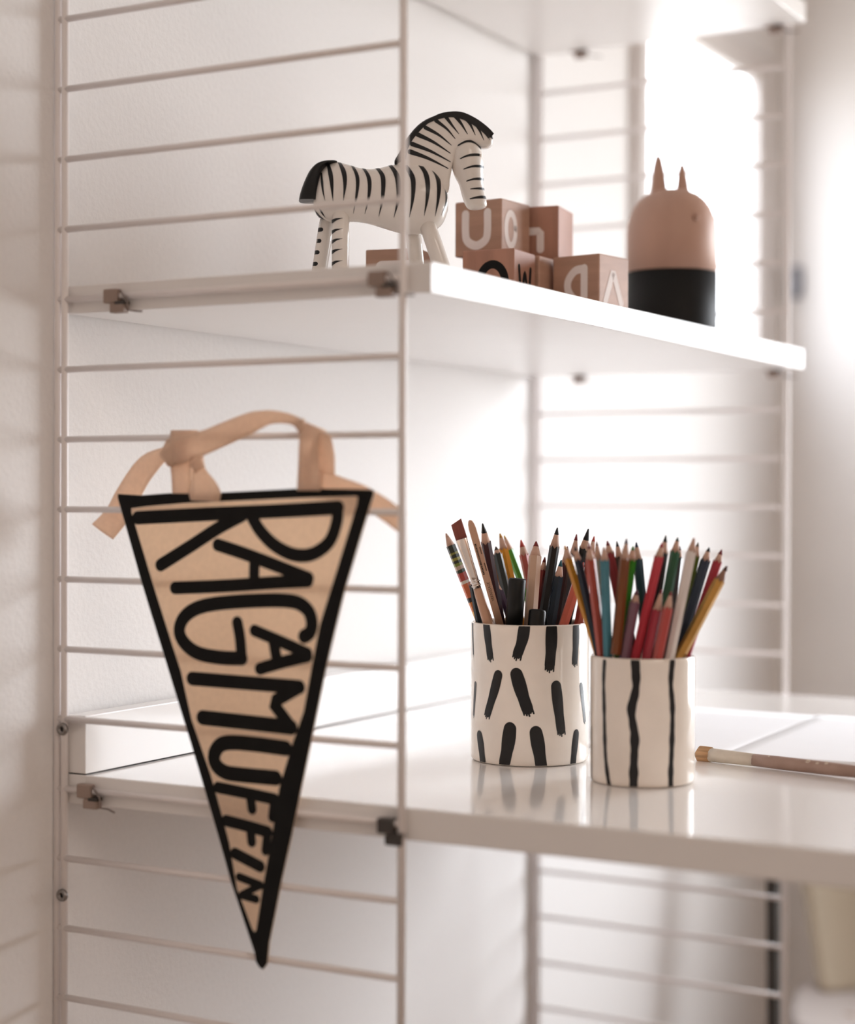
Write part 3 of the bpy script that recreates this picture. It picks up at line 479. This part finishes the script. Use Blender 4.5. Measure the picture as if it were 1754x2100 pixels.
obj('ferrule', loft(bmesh.new(), [(Lb-5.25, .31, .31), (Lb-4.3, .32, .30), (Lb-3.2, .38, .26), (Lb-2.1, .44, .21), (Lb-1.4, .47, .20), (Lb-1.35, .46, .18)], 28, 2.6), M['ferrule'], e, True)
bm = bmesh.new()
for zz in (Lb-4.75, Lb-5.05): tube(bm, [cmv(.335*math.cos(t), .335*math.sin(t), zz) for t in [k*math.pi/12 for k in range(25)]], .055, 8, False)
obj('crimp_ring', bm, M['ferrule'], e, True)
obj('brush_handle', lathe(bmesh.new(), [(0, 0), (.2, .05), (.3, 1), (.40, Lb-9), (.385, Lb-7), (.33, Lb-5.6), (.29, Lb-5.2), (0, Lb-5.2)], 24), M['handle'], e, True)
# flat wooden stick
t_, b_, _ = A['stick']; p0, p1 = V(*b_), V(*t_); Ls = (p1-p0).length*100
e = thing('wooden_stick', 'flat natural wood stick with rounded end and black lettering in the dashed cup', 'stick', frame_to(p0, p1, Vector((-.80, -.60, 0))))
ring = [(-.27, .1), (.27, .1), (.27, Ls-.75), (.23, Ls-.35), (.14, Ls-.08), (0, Ls), (-.14, Ls-.08), (-.23, Ls-.35), (-.27, Ls-.75)]
slab('stick_body', [tuple(p) for p in ring], .17, .03, M['stickw'], e, lambda a, b, c: cmv(a, c, b))
def text_mesh(s, size, f, name, m, parent, shear=0):
    cu = bpy.data.curves.new('t', 'FONT'); cu.body = s; cu.size = size; cu.shear = shear; t = bpy.data.objects.new('t', cu); C.objects.link(t)
    me = bpy.data.meshes.new_from_object(t.evaluated_get(bpy.context.evaluated_depsgraph_get())); bpy.data.objects.remove(t); bpy.data.curves.remove(cu)
    bm = bmesh.new(); bm.from_mesh(me); bpy.data.meshes.remove(me)
    for v in bm.verts: v.co = f(v.co.x, v.co.y)
    return obj(name, bm, m, parent)
text_mesh('VERNISSAGE', .30, lambda x, y: cmv(.10-y, -.088, Ls-6.9+x*.98), 'lettering', M['ink'], e, .2)
bm = bmesh.new(); rr = random.Random(5); z = Ls-4.55
while z < Ls-1.95:
    hgt = rr.choice((.045, .07, .09)); box(bm, -.20, -.06, -.089, -.0875, z, z+hgt, cmv); z += hgt+rr.choice((.025, .035))
z = Ls-4.3
for n_ in (8, 7):
    for _ in range(n_):
        box(bm, .09, .18, -.089, -.0875, z, z+.06, cmv); z += .085
    z += .75
obj('small_print', bm, M['ink'], e)
# two black markers
for k, lab, cap in (('marker', 'thick black felt marker with glossy cap end, at the front of the dashed cup', 1), ('marker2', 'short black marker barely rising above the rim of the dashed cup', 0)):
    t_, b_, r_ = A[k]; 
    p0, p1 = V(*b_), V(*t_); Lm = (p1-p0).length*100
    e = thing('marker', lab, 'marker', frame_to(p0, p1))
    obj('marker_cap', lathe(bmesh.new(), [(0, Lm-4.2), (r_, Lm-4.2), (r_, Lm-.15), (r_-.04, Lm-.03), (r_-.14, Lm), (r_-.2, Lm-.06), (0, Lm-.06)], 40), mat('black plastic', (.007,.007,.007), .4, .3, var=.1), e, True)
    obj('marker_barrel', lathe(bmesh.new(), [(0, 0), (r_-.1, 0), (r_-.05, .1), (r_-.05, Lm-4.25), (0, Lm-4.25)], 40), mat('dull black plastic', (.008,.008,.008), .5, .3, var=.1), e, True)

# ---------------------------------------------------------------- paper and brush lying on the desk
def sheet(label, x0, y0, wx, wy, rz, z, curl=0):
    e = Matrix.Translation(V(x0, y0, z)) @ Matrix.Rotation(math.radians(rz), 4, 'Z'); bm = bmesh.new(); n = 12; G = []
    for i in range(n+1): G.append([bm.verts.new(cmv(wx*i/n, -wy*j/n, curl*(max(0, 1-j/3)**2))) for j in range(n+1)])
    for i in range(n):
        for j in range(n): bm.faces.new((G[i][j], G[i+1][j], G[i+1][j+1], G[i][j+1]))
    o = obj('paper_sheet', bm, M['paper'], None, True, solid=.02); o.matrix_world = e; tag(o, label, 'paper', 'white drawing paper on the desk'); return o
sheet('white paper sheet on the desk just behind the striped cup', 31.6, -17.2, 29.7, 20.6, 0, -53.985)
sheet('white paper sheet nearer the desk front, under the tip of the lying brush handle', 32.0, -37.55, 29.7, 18.6, 2.2, -53.955, .0)
p0, p1 = V(24.9, -56.8, -53.46), V(29.6, -36.9, -53.47); Lb = (p1-p0).length*100
e = thing('paint_brush', 'used flat brush with paint smeared ferrule lying on the desk beside the paper', 'brush', frame_to(p0, p1, Vector((-.6, 0, .8))))
obj('bristles', loft(bmesh.new(), [(Lb-1.15, .50, .43), (Lb-.5, .53, .43), (Lb-.05, .53, .42), (Lb, .51, .40)], 24, 6), M['bristle2'], e, True)
obj('ferrule', loft(bmesh.new(), [(Lb-4.95, .44, .44), (Lb-3.4, .47, .45), (Lb-1.9, .52, .45), (Lb-1.1, .53, .45)], 24, 2.4), M['ferrule2'], e, True)
obj('brush_handle', lathe(bmesh.new(), [(0, 0), (.22, .1), (.36, 3), (.47, 9), (.49, Lb-7), (.45, Lb-4.9), (0, Lb-4.9)], 24), M['oldwood'], e, True)
bm = bmesh.new()
for zz, xx, s_ in ((Lb-9.6, .02, .16), (Lb-10.4, -.05, .11), (Lb-11.1, .03, .12), (Lb-6.3, .1, .07)):
    G = [bm.verts.new(cmv(xx+s_*math.cos(t), -.475+.25*(xx+s_*math.cos(t))**2, zz+1.3*s_*math.sin(t))) for t in [2*math.pi*k/10 for k in range(10)]]; bm.faces.new(G)
obj('paint_spots', bm, M['spot'], e)

# ---------------------------------------------------------------- zebra
zm = Matrix.Translation(V(15.86, -17.64, -19)) @ Matrix((rt, Vector((math.cos(yaw), math.sin(yaw), 0)), Vector((0, 0, 1)))).transposed().to_4x4()
zeb = thing('toy_zebra', 'glossy black and white wooden toy zebra standing on the shelf', 'toy', zm)
K = .010343
zx = lambda a: (a-841.9)*K
zz = lambda a: (1410.2-a)*K
secs = [(292,700,790,.45),(312,610,835,.95),(345,520,868,1.35),(390,482,884,1.65),(450,462,890,1.85),(520,474,890,1.95),(600,498,888,1.95),(680,511,900,1.95),(760,504,922,2.0),(850,482,950,2.05),(940,472,972,2.1),(1030,470,978,2.1),(1110,488,968,2.0),(1175,530,940,1.75),(1225,600,890,1.3),(1258,690,800,.6)]
def seclook(x):
    for a, b in zip(secs, secs[1:]):
        if a[0] <= x <= b[0]:
            t = (x-a[0])/(b[0]-a[0]); t2 = t
            return [a[k]+(b[k]-a[k])*t2 for k in range(4)]
    return list(secs[0] if x < secs[0][0] else secs[-1])
fine = [tuple(p) for p in catmull([Vector(s_) for s_ in secs], False, 4)]
secs = fine
bm = bmesh.new(); R = []; n = 40
for x, t, b, hw in secs:
    c = (zz(t)+zz(b))/2; hh = (zz(t)-zz(b))/2
    R.append([bm.verts.new(cmv(zx(x), -hw*math.cos(q), c+hh*math.sin(q))) for q in [2*math.pi*j/n for j in range(n)]])
for p, q in zip(R, R[1:]):
    for j in range(n): bm.faces.new((p[j], p[(j+1) % n], q[(j+1) % n], q[j]))
bm.faces.new(R[0]); bm.faces.new(R[-1])
zbody = obj('body', bm, M['zwhite'], zeb, True)
def body_pt(side):
    def f(a, b):
        x = (a/K)+841.9; s_ = seclook(x); c = (zz(s_[1])+zz(s_[2]))/2; hh = (zz(s_[1])-zz(s_[2]))/2; q = (b-c)/hh
        q = max(-.985, min(.985, q)); y = s_[3]*math.sqrt(1-q*q)
        nrm = Vector((0, math.sqrt(1-q*q)/s_[3], q/hh)).normalized()
        return cmv(a, side*(y+nrm.y*.02), c+hh*q+nrm.z*.02)
    return f
STR = [([(352,560),(365,680),(380,752)],15),([(398,485),(425,600),(438,750)],27),([(478,472),(515,560),(525,650),(515,748)],28),([(570,492),(608,580),(615,660),(600,770),(585,832)],22),([(650,512),(690,590),(700,670),(688,770),(668,836)],24),
 ([(740,500),(788,580),(797,660),(788,770),(768,852)],28),([(835,482),(890,580),(905,680),(898,780),(876,862)],30),([(940,475),(1000,590),(1010,670),(1003,770),(985,862)],30),([(1045,478),(1095,560),(1112,650),(1108,750),(1090,852)],30),
 ([(1135,500),(1180,580),(1192,660),(1185,760),(1168,852)],26),([(1214,578),(1240,660),(1243,760),(1212,850)],12),([(303,812),(330,850),(377,882)],11),([(340,812),(377,864)],10)]
lens = lambda q: min(1, .62+1.3*q)*(1-.88*max(0, (q-.35)/.65)**1.6)
bm = bmesh.new()
for side in (-1, 1):
    f = body_pt(side)
    for pts, wd in STR: stroke(bm, [tuple(p) for p in catmull([(zx(a), zz(b)) for a, b in pts], False, 6)], wd*K*1.2, f, .1, True, lens)
obj('stripes', bm, M['zblack'], zbody)
zf = lambda a, b, c: cmv(a, c, b)
zo = lambda pts, per=4, closed=True: [tuple(p) for p in catmull([(zx(a), zz(b)) for a, b in pts], closed, per)]
trow = [(456,404,446,.5),(461,385,462,.95),(470,346,440,1.2),(490,306,396,1.32),(530,268,360,1.36),(580,240,345,1.36),(640,214,336,1.28),(700,194,332,1.15),(741,186,331,1.05)]
bm = bmesh.new(); R = []
for z_, l_, r_, hd in [tuple(p) for p in catmull([Vector(s_) for s_ in trow], False, 4)]:
    c = (zx(l_)+zx(r_))/2; hw = (zx(r_)-zx(l_))/2; ring = []
    for q in [2*math.pi*j/36 for j in range(36)]:
        a, b = math.cos(q), math.sin(q); ring.append(bm.verts.new(cmv(c+hw*math.copysign(abs(a)**.6, a), hd*math.copysign(abs(b)**.6, b), zz(z_))))
    R.append(ring)
for p, q in zip(R, R[1:]):
    for j in range(36): bm.faces.new((p[j], p[(j+1) % 36], q[(j+1) % 36], q[j]))
bm.faces.new(R[0]); bm.faces.new(R[-1])
tl = obj('tail', bm, M['zblack'], zeb, True); tl.modifiers.new('split', 'EDGE_SPLIT').split_angle = math.radians(50)
nk = [(890,520),(905,440),(940,360),(1000,262),(1085,180),(1180,132),(1280,118),(1380,140),(1480,196),(1550,258),(1576,300),(1568,335),(1535,352),(1490,352),(1440,345),(1380,345),(1330,385),(1300,450),(1285,500),(1272,580),(1262,660),(1200,720),(1050,720),(930,640)]
neck = slab('neck', zo(nk), 1.9, .42, M['zwhite'], zeb, zf)
mane = [(872,476),(905,400),(960,300),(1040,203),(1140,143),(1270,114),(1380,136),(1480,192),(1545,246),(1576,288),(1574,302),(1560,300),(1535,272),(1500,240),(1440,197),(1360,158),(1290,150),(1200,167),(1120,217),(1060,277),(1010,342),(985,405),(972,474)]
slab('mane', zo(mane, 3), 1.98, .40, M['zblack'], zeb, zf)
NST = [([(985,400),(1110,445),(1245,512)],32),([(1000,345),(1130,395),(1262,465)],30),([(1040,278),(1150,330),(1262,403)],30),([(1095,228),(1190,280),(1270,345)],27),([(1170,178),(1245,235),(1300,298)],25),([(1238,148),(1280,205),(1325,262)],25),
 ([(1308,145),(1350,200),(1388,262)],27),([(1378,154),(1415,205),(1445,268)],26),([(1448,190),(1482,250),(1508,308)],22),([(1505,230),(1530,270),(1550,308)],17),([(1540,262),(1570,306)],12)]
bm = bmesh.new(); tp = lambda q: 1-.8*q
for side in (-1, 1):
    for pts, wd in NST: stroke(bm, [tuple(p) for p in catmull([(zx(a), zz(b)) for a, b in pts], False, 6)], wd*K*1.12, lambda a, b: cmv(a, side*.962, b), .12, True, tp, 2)
obj('stripes', bm, M['zblack'], neck)
hs = [(290,1365,1425,.35),(303,1335,1455,.8),(330,1302,1482,1.1),(380,1284,1500,1.28),(440,1280,1511,1.32),(500,1286,1514,1.28),(560,1305,1513,1.15),(620,1336,1514,1.0),(680,1352,1522,.92),(730,1367,1534,.9),(768,1384,1537,.82),(788,1400,1515,.6),(797,1420,1480,.3)]
hs = [tuple(p) for p in catmull([Vector(s_) for s_ in hs], False, 3)]
bm = bmesh.new(); R = []
for z_, l_, r_, hd in hs:
    c = (zx(l_)+zx(r_))/2; hw = (zx(r_)-zx(l_))/2
    R.append([bm.verts.new(cmv(c+hw*math.cos(q), hd*math.sin(q), zz(z_))) for q in [2*math.pi*j/32 for j in range(32)]])
for p, q in zip(R, R[1:]):
    for j in range(32): bm.faces.new((p[j], p[(j+1) % 32], q[(j+1) % 32], q[j]))
bm.faces.new(R[0]); bm.faces.new(R[-1])
head = obj('head', bm, M['zwhite'], zeb, True)
def head_pt(side):
    def f(a, b):
        zv = 1410.2-b/K
        for s0, s1 in zip(hs, hs[1:]):
            if s0[0] <= zv <= s1[0]: break
        t = min(1, max(0, (zv-s0[0])/(s1[0]-s0[0]))); l_, r_, hd = [s0[k]+(s1[k]-s0[k])*t for k in (1, 2, 3)]
        c = (zx(l_)+zx(r_))/2; hw = (zx(r_)-zx(l_))/2; q = max(-.99, min(.99, (a-c)/hw)); y = hd*math.sqrt(1-q*q)
        nrm = Vector((q/hw, math.sqrt(1-q*q)/hd)).normalized()
        return cmv(c+hw*q+nrm.x*.02, side*(y+nrm.y*.02), b)
    return f
HST = [([(1332,352),(1390,326),(1450,330),(1490,358)],21),([(1350,450),(1400,432),(1476,420)],17),([(1374,525),(1430,508),(1508,498)],16),([(1395,607),(1440,595),(1508,586)],16),([(1422,663),(1518,654)],14),([(1422,731),(1470,722),(1530,713)],19)]
bm = bmesh.new()
for side in (-1, 1):
    for pts, wd in HST: stroke(bm, [tuple(p) for p in catmull([(zx(a), zz(b)) for a, b in pts], False, 6)], wd*K*1.12, head_pt(side), .08, True, lambda q: .45+.55*min(1, q*1.6))
obj('stripes', bm, M['zblack'], head)
for side in (-1, 1):
    bm = bmesh.new(); bmesh.ops.create_icosphere(bm, subdivisions=2, radius=.0011); ey = obj('eye', bm, M['zwhite'], head, True); ey.location = head_pt(side)(zx(1486), zz(423))
for (x0, z0, x1, z1, rr_, yy, spots) in ((388,850,300,1410,.56,.95,1), (489,815,489,1410,.63,-.95,2), (1000,900,1062,1410,.56,.95,0), (1103,900,1282,1410,.60,-.95,0)):
    p0 = cmv(zx(x0), yy*.8, zz(z0)); p1 = cmv(zx(x1), yy, .0); d = p1-p0
    bm = tube(bmesh.new(), [p0, p0+d*.3, p0+d*.9, p1], [rr_*1.0, rr_*1.04, rr_*.98, rr_*.94], 28)
    for v in bm.verts:
        if v.co.z < .004: v.co.z = 0
    leg = obj('leg', bm, M['zwhite'], zeb, True)
    if spots:
        bm = bmesh.new()
        for sd in (-1, 1):
            def lf(a, b, sd=sd):
                t = (zz(z0)-b)/(zz(z0)); cx_ = zx(x0)+(zx(x1)-zx(x0))*t; cy_ = yy*(.8+.2*t); rad = rr_*(1.03-.07*t)+.02
                q = max(-.99, min(.99, (a-cx_)/rad)); return cmv(cx_+rad*q, cy_+sd*rad*math.sqrt(1-q*q), b)
            for zq in ((937,1018,1100,1182,1262,1345) if spots == 1 else (892,968,1038,1112,1195,1278,1355)):
                t = (zq-z0)/(1410-z0); cx_ = x0+(x1-x0)*t
                if spots == 1: stroke(bm, [(zx(cx_-52), zz(zq)), (zx(cx_-30), zz(zq+2))], 30*K, lf, .05, True)
                else: stroke(bm, [(zx(cx_-58), zz(zq+8)), (zx(cx_-30), zz(zq-3)), (zx(cx_+5), zz(zq-9))], 27*K, lf, .06, True, lambda q: 1-.85*q)
        obj('stripes', bm, M['zblack'], leg)

# ---------------------------------------------------------------- alphabet blocks
BS = 4.45
def block(label, corner, rot, z, letters, m, rp=(0, 0)):
    mw = Matrix.Translation(V(corner[0], corner[1], z)) @ Matrix.Rotation(math.radians(rot), 4, 'Z')
    e = thing('alphabet_block', label, 'toy block', mw, 'wooden alphabet blocks on the shelf')
    obj('cube', box(bmesh.new(), 0, BS, 0, BS, 0, BS, cmv), m, e, bevel=.12)
    for face, strokes, col in letters:
        bm = bmesh.new()
        f = (lambda a, b: cmv(-.015, BS-a, b)) if face == 'x' else (lambda a, b: cmv(a, -.015, b))
        for i, (pts, wd) in enumerate(strokes):
            g = f if i == 0 else ((lambda a, b, i=i: cmv(-.015-.002*i, BS-a, b)) if face == 'x' else (lambda a, b, i=i: cmv(a, -.015-.002*i, b)))
            stroke(bm, [tuple(p) for p in (catmull(pts, False, 6) if len(pts) > 3 else pts)], wd, g, .2)
        obj('letter', bm, M['wletter'] if col == 'w' else M['ink'], e)
    return e
ell = lambda cx, cy, a, b: [(cx+a*math.cos(t), cy+b*math.sin(t)) for t in [2*math.pi*k/16+.1 for k in range(17)]]
block('alphabet block with black ring letter and black W, lower row beside the zebra leg', (26.39, -22.71), 4, -19, [('x', [(ell(2.6, 1.75, 1.1, 1.5), .66)], 'k'), ('y', [([(1.0, 3.1), (1.5, .8), (2.2, 2.7), (2.9, .8), (3.4, 3.1)], .46)], 'k')], M['beech2'])
block('alphabet block with pale D and pale pointed letter, lower row beside the dipped toy', (32.34, -27.3), -9, -19, [('x', [([(3.05, 3.35), (3.05, .75)], .66), ([(2.9, 3.3), (2.2, 3.2), (1.6, 2.6), (1.45, 2.0), (1.65, 1.4), (2.2, .85), (2.9, .78)], .66)], 'w'), ('y', [([(.95, .7), (2.1, 3.2), (3.3, .7)], .64)], 'w')], M['beech'])
block('plain looking alphabet block wedged at the back between the two lower lettered blocks', (31.35, -22.5), 0, -19, [], M['beech'])
block('alphabet block with one wide pale letter at the left, behind the ladder post', (22.91, -16.15), 12, -19, [('x', [([(1.35, .6), (1.35, 3.0)], .9), ([(1.35, 3.05), (3.6, 3.05)], .95)], 'w')], M['beech'])
block('alphabet block with pale U and pale O, on top of the pile', (29.0, -20.25), -5, -19+BS+.01, [('x', [([(1.05, 3.4), (1.05, 1.9), (1.25, 1.2), (2.1, .8), (2.95, 1.2), (3.15, 1.9), (3.15, 3.4)], .70)], 'w'), ('y', [(ell(1.45, 2.1, .72, 1.3), .56)], 'w')], M['beech'])
block('alphabet block with small pale hook letter, right one of the two top blocks', (34.45, -22.75), 9, -19+BS+.01, [('x', [([(1.0, 2.4), (2.9, 2.4), (2.9, .9)], .62)], 'w')], M['beech2'])

# ---------------------------------------------------------------- dipped rabbit toy
e = thing('wooden_rabbit_toy', 'round wooden toy with two pointed ears and black dipped base on the shelf', 'toy', Matrix.Translation(V(54.85, -24.6, -19)) @ Matrix.Rotation(math.radians(-61), 4, 'Z'))
R_ = 4.12; H_ = 13.1; dome = [(R_, 8.9), (R_*.985, 9.7), (R_*.94, 10.5), (R_*.86, 11.3), (R_*.74, 12.0), (R_*.58, 12.55), (R_*.38, 12.92), (R_*.18, 13.08), (0, H_)]
obj('toy_body', lathe(bmesh.new(), [(0, 5.45), (R_, 5.45)] + dome, 72), M['toyw'], e, True)
obj('dipped_base', lathe(bmesh.new(), [(0, 0), (R_-.25, 0), (R_-.05, .15), (R_+.005, .4), (R_+.005, 5.44), (0, 5.44)], 72), M['toyb'], e, True)['label'] = 'black dipped lower half'
for ex, h_, w_ in ((-1.15, 3.15, .72), (1.0, 2.35, .58)):
    zb = 12.4
    rows = [(zb, w_*1.35, w_*1.2), (zb+.55, w_*1.05, w_*.95), (zb+1.1, w_*.98, w_*.9), (zb+.6*(h_+.7), w_*.78, w_*.75), (zb+.85*(h_+.7), w_*.56, w_*.56), (zb+.96*(h_+.7), w_*.36, w_*.36), (zb+h_+.7, w_*.12, w_*.12)]
    bm = loft(bmesh.new(), rows, 24)
    for v in bm.verts: v.co.x += ex*.01 - .0006*(v.co.z*100-zb)*(.5)
    obj('ear', bm, M['toyw'], e, True, sub=1)
bm = lathe(bmesh.new(), [(0, 0), (.34, 0), (.34, .03), (0, .03)], 20); kn = obj('eye_spot', bm, mat('dark knot', (.42,.26,.20), .7, .1), e, True)
kn.rotation_euler = (math.pi/2, 0, math.radians(24)); kn.location = cmv(R_*math.cos(math.radians(-66)), R_*math.sin(math.radians(-66)), 10.0)

# ---------------------------------------------------------------- beyond the desk end
bm = tube(bmesh.new(), [V(83.3, -25.6, -128), V(83.0, -25.0, -57.2)], .8, 4)
tag(obj('dark_post', bm, M['dark']), 'dark narrow upright post behind the far ladder, below the desk', 'post')
cx_, cy_ = 127.5, -27.3
ch = thing('shell_chair', 'pale shell chair with cream back at the lower right corner', 'chair', Matrix.Translation(V(cx_, cy_, -128)) @ Matrix.Rotation(math.radians(205), 4, 'Z'))
# local: +x is the way the chair faces, +z up
bm = bmesh.new(); G = []
for i in range(13):
    s_ = i/12; row = []
    for j in range(13):
        q = j/6-1; hw = 15.5*(1-.22*s_**3)*(1 if s_ > .12 else .9+.8*s_); row.append(bm.verts.new(cmv(20-22*s_, hw*q, 31+1.6*q*q*(1-.4*s_)-1.2*math.sin(math.pi*s_)-(2.0*(1-s_*6) if s_ < .16 else 0))))
    G.append(row)
for i in range(12):
    for j in range(12): bm.faces.new((G[i][j], G[i+1][j], G[i+1][j+1], G[i][j+1]))
obj('seat', bm, M['chairseat'], ch, True, solid=.8, sub=1)
bm = bmesh.new(); G = []
for i in range(13):
    s_ = i/12; row = []
    hw = 10.2+2.4*min(1, s_*1.6) if s_ < .8 else (12.6-(s_-.8)*14)
    for j in range(13):
        q = j/6-1; row.append(bm.verts.new(cmv(-2.4-7*s_+3.2*q*q, hw*q, 31.2+30*s_)))
    G.append(row)
for i in range(12):
    for j in range(12): bm.faces.new((G[i][j], G[i+1][j], G[i+1][j+1], G[i][j+1]))
obj('backrest', bm, M['chairback'], ch, True, solid=.9, sub=1)
for sx, sy in ((1, 1), (1, -1), (-1, 1), (-1, -1)):
    obj('leg', tube(bmesh.new(), [cmv(8+7*sx-4, 11*sy, 0), cmv(6+4*sx-4, 7*sy, 30.5)], [1.0, 1.3], 14), M['chairleg'], ch, True)
lt = obj('window_latch', box(bmesh.new(), EX-1.2, EX-.02, -2.6, -1.0, -4.2, .6), M['grey'], bevel=.2); tag(lt, 'small grey latch on the right wall, level with the toy, past the shelf end', 'latch')
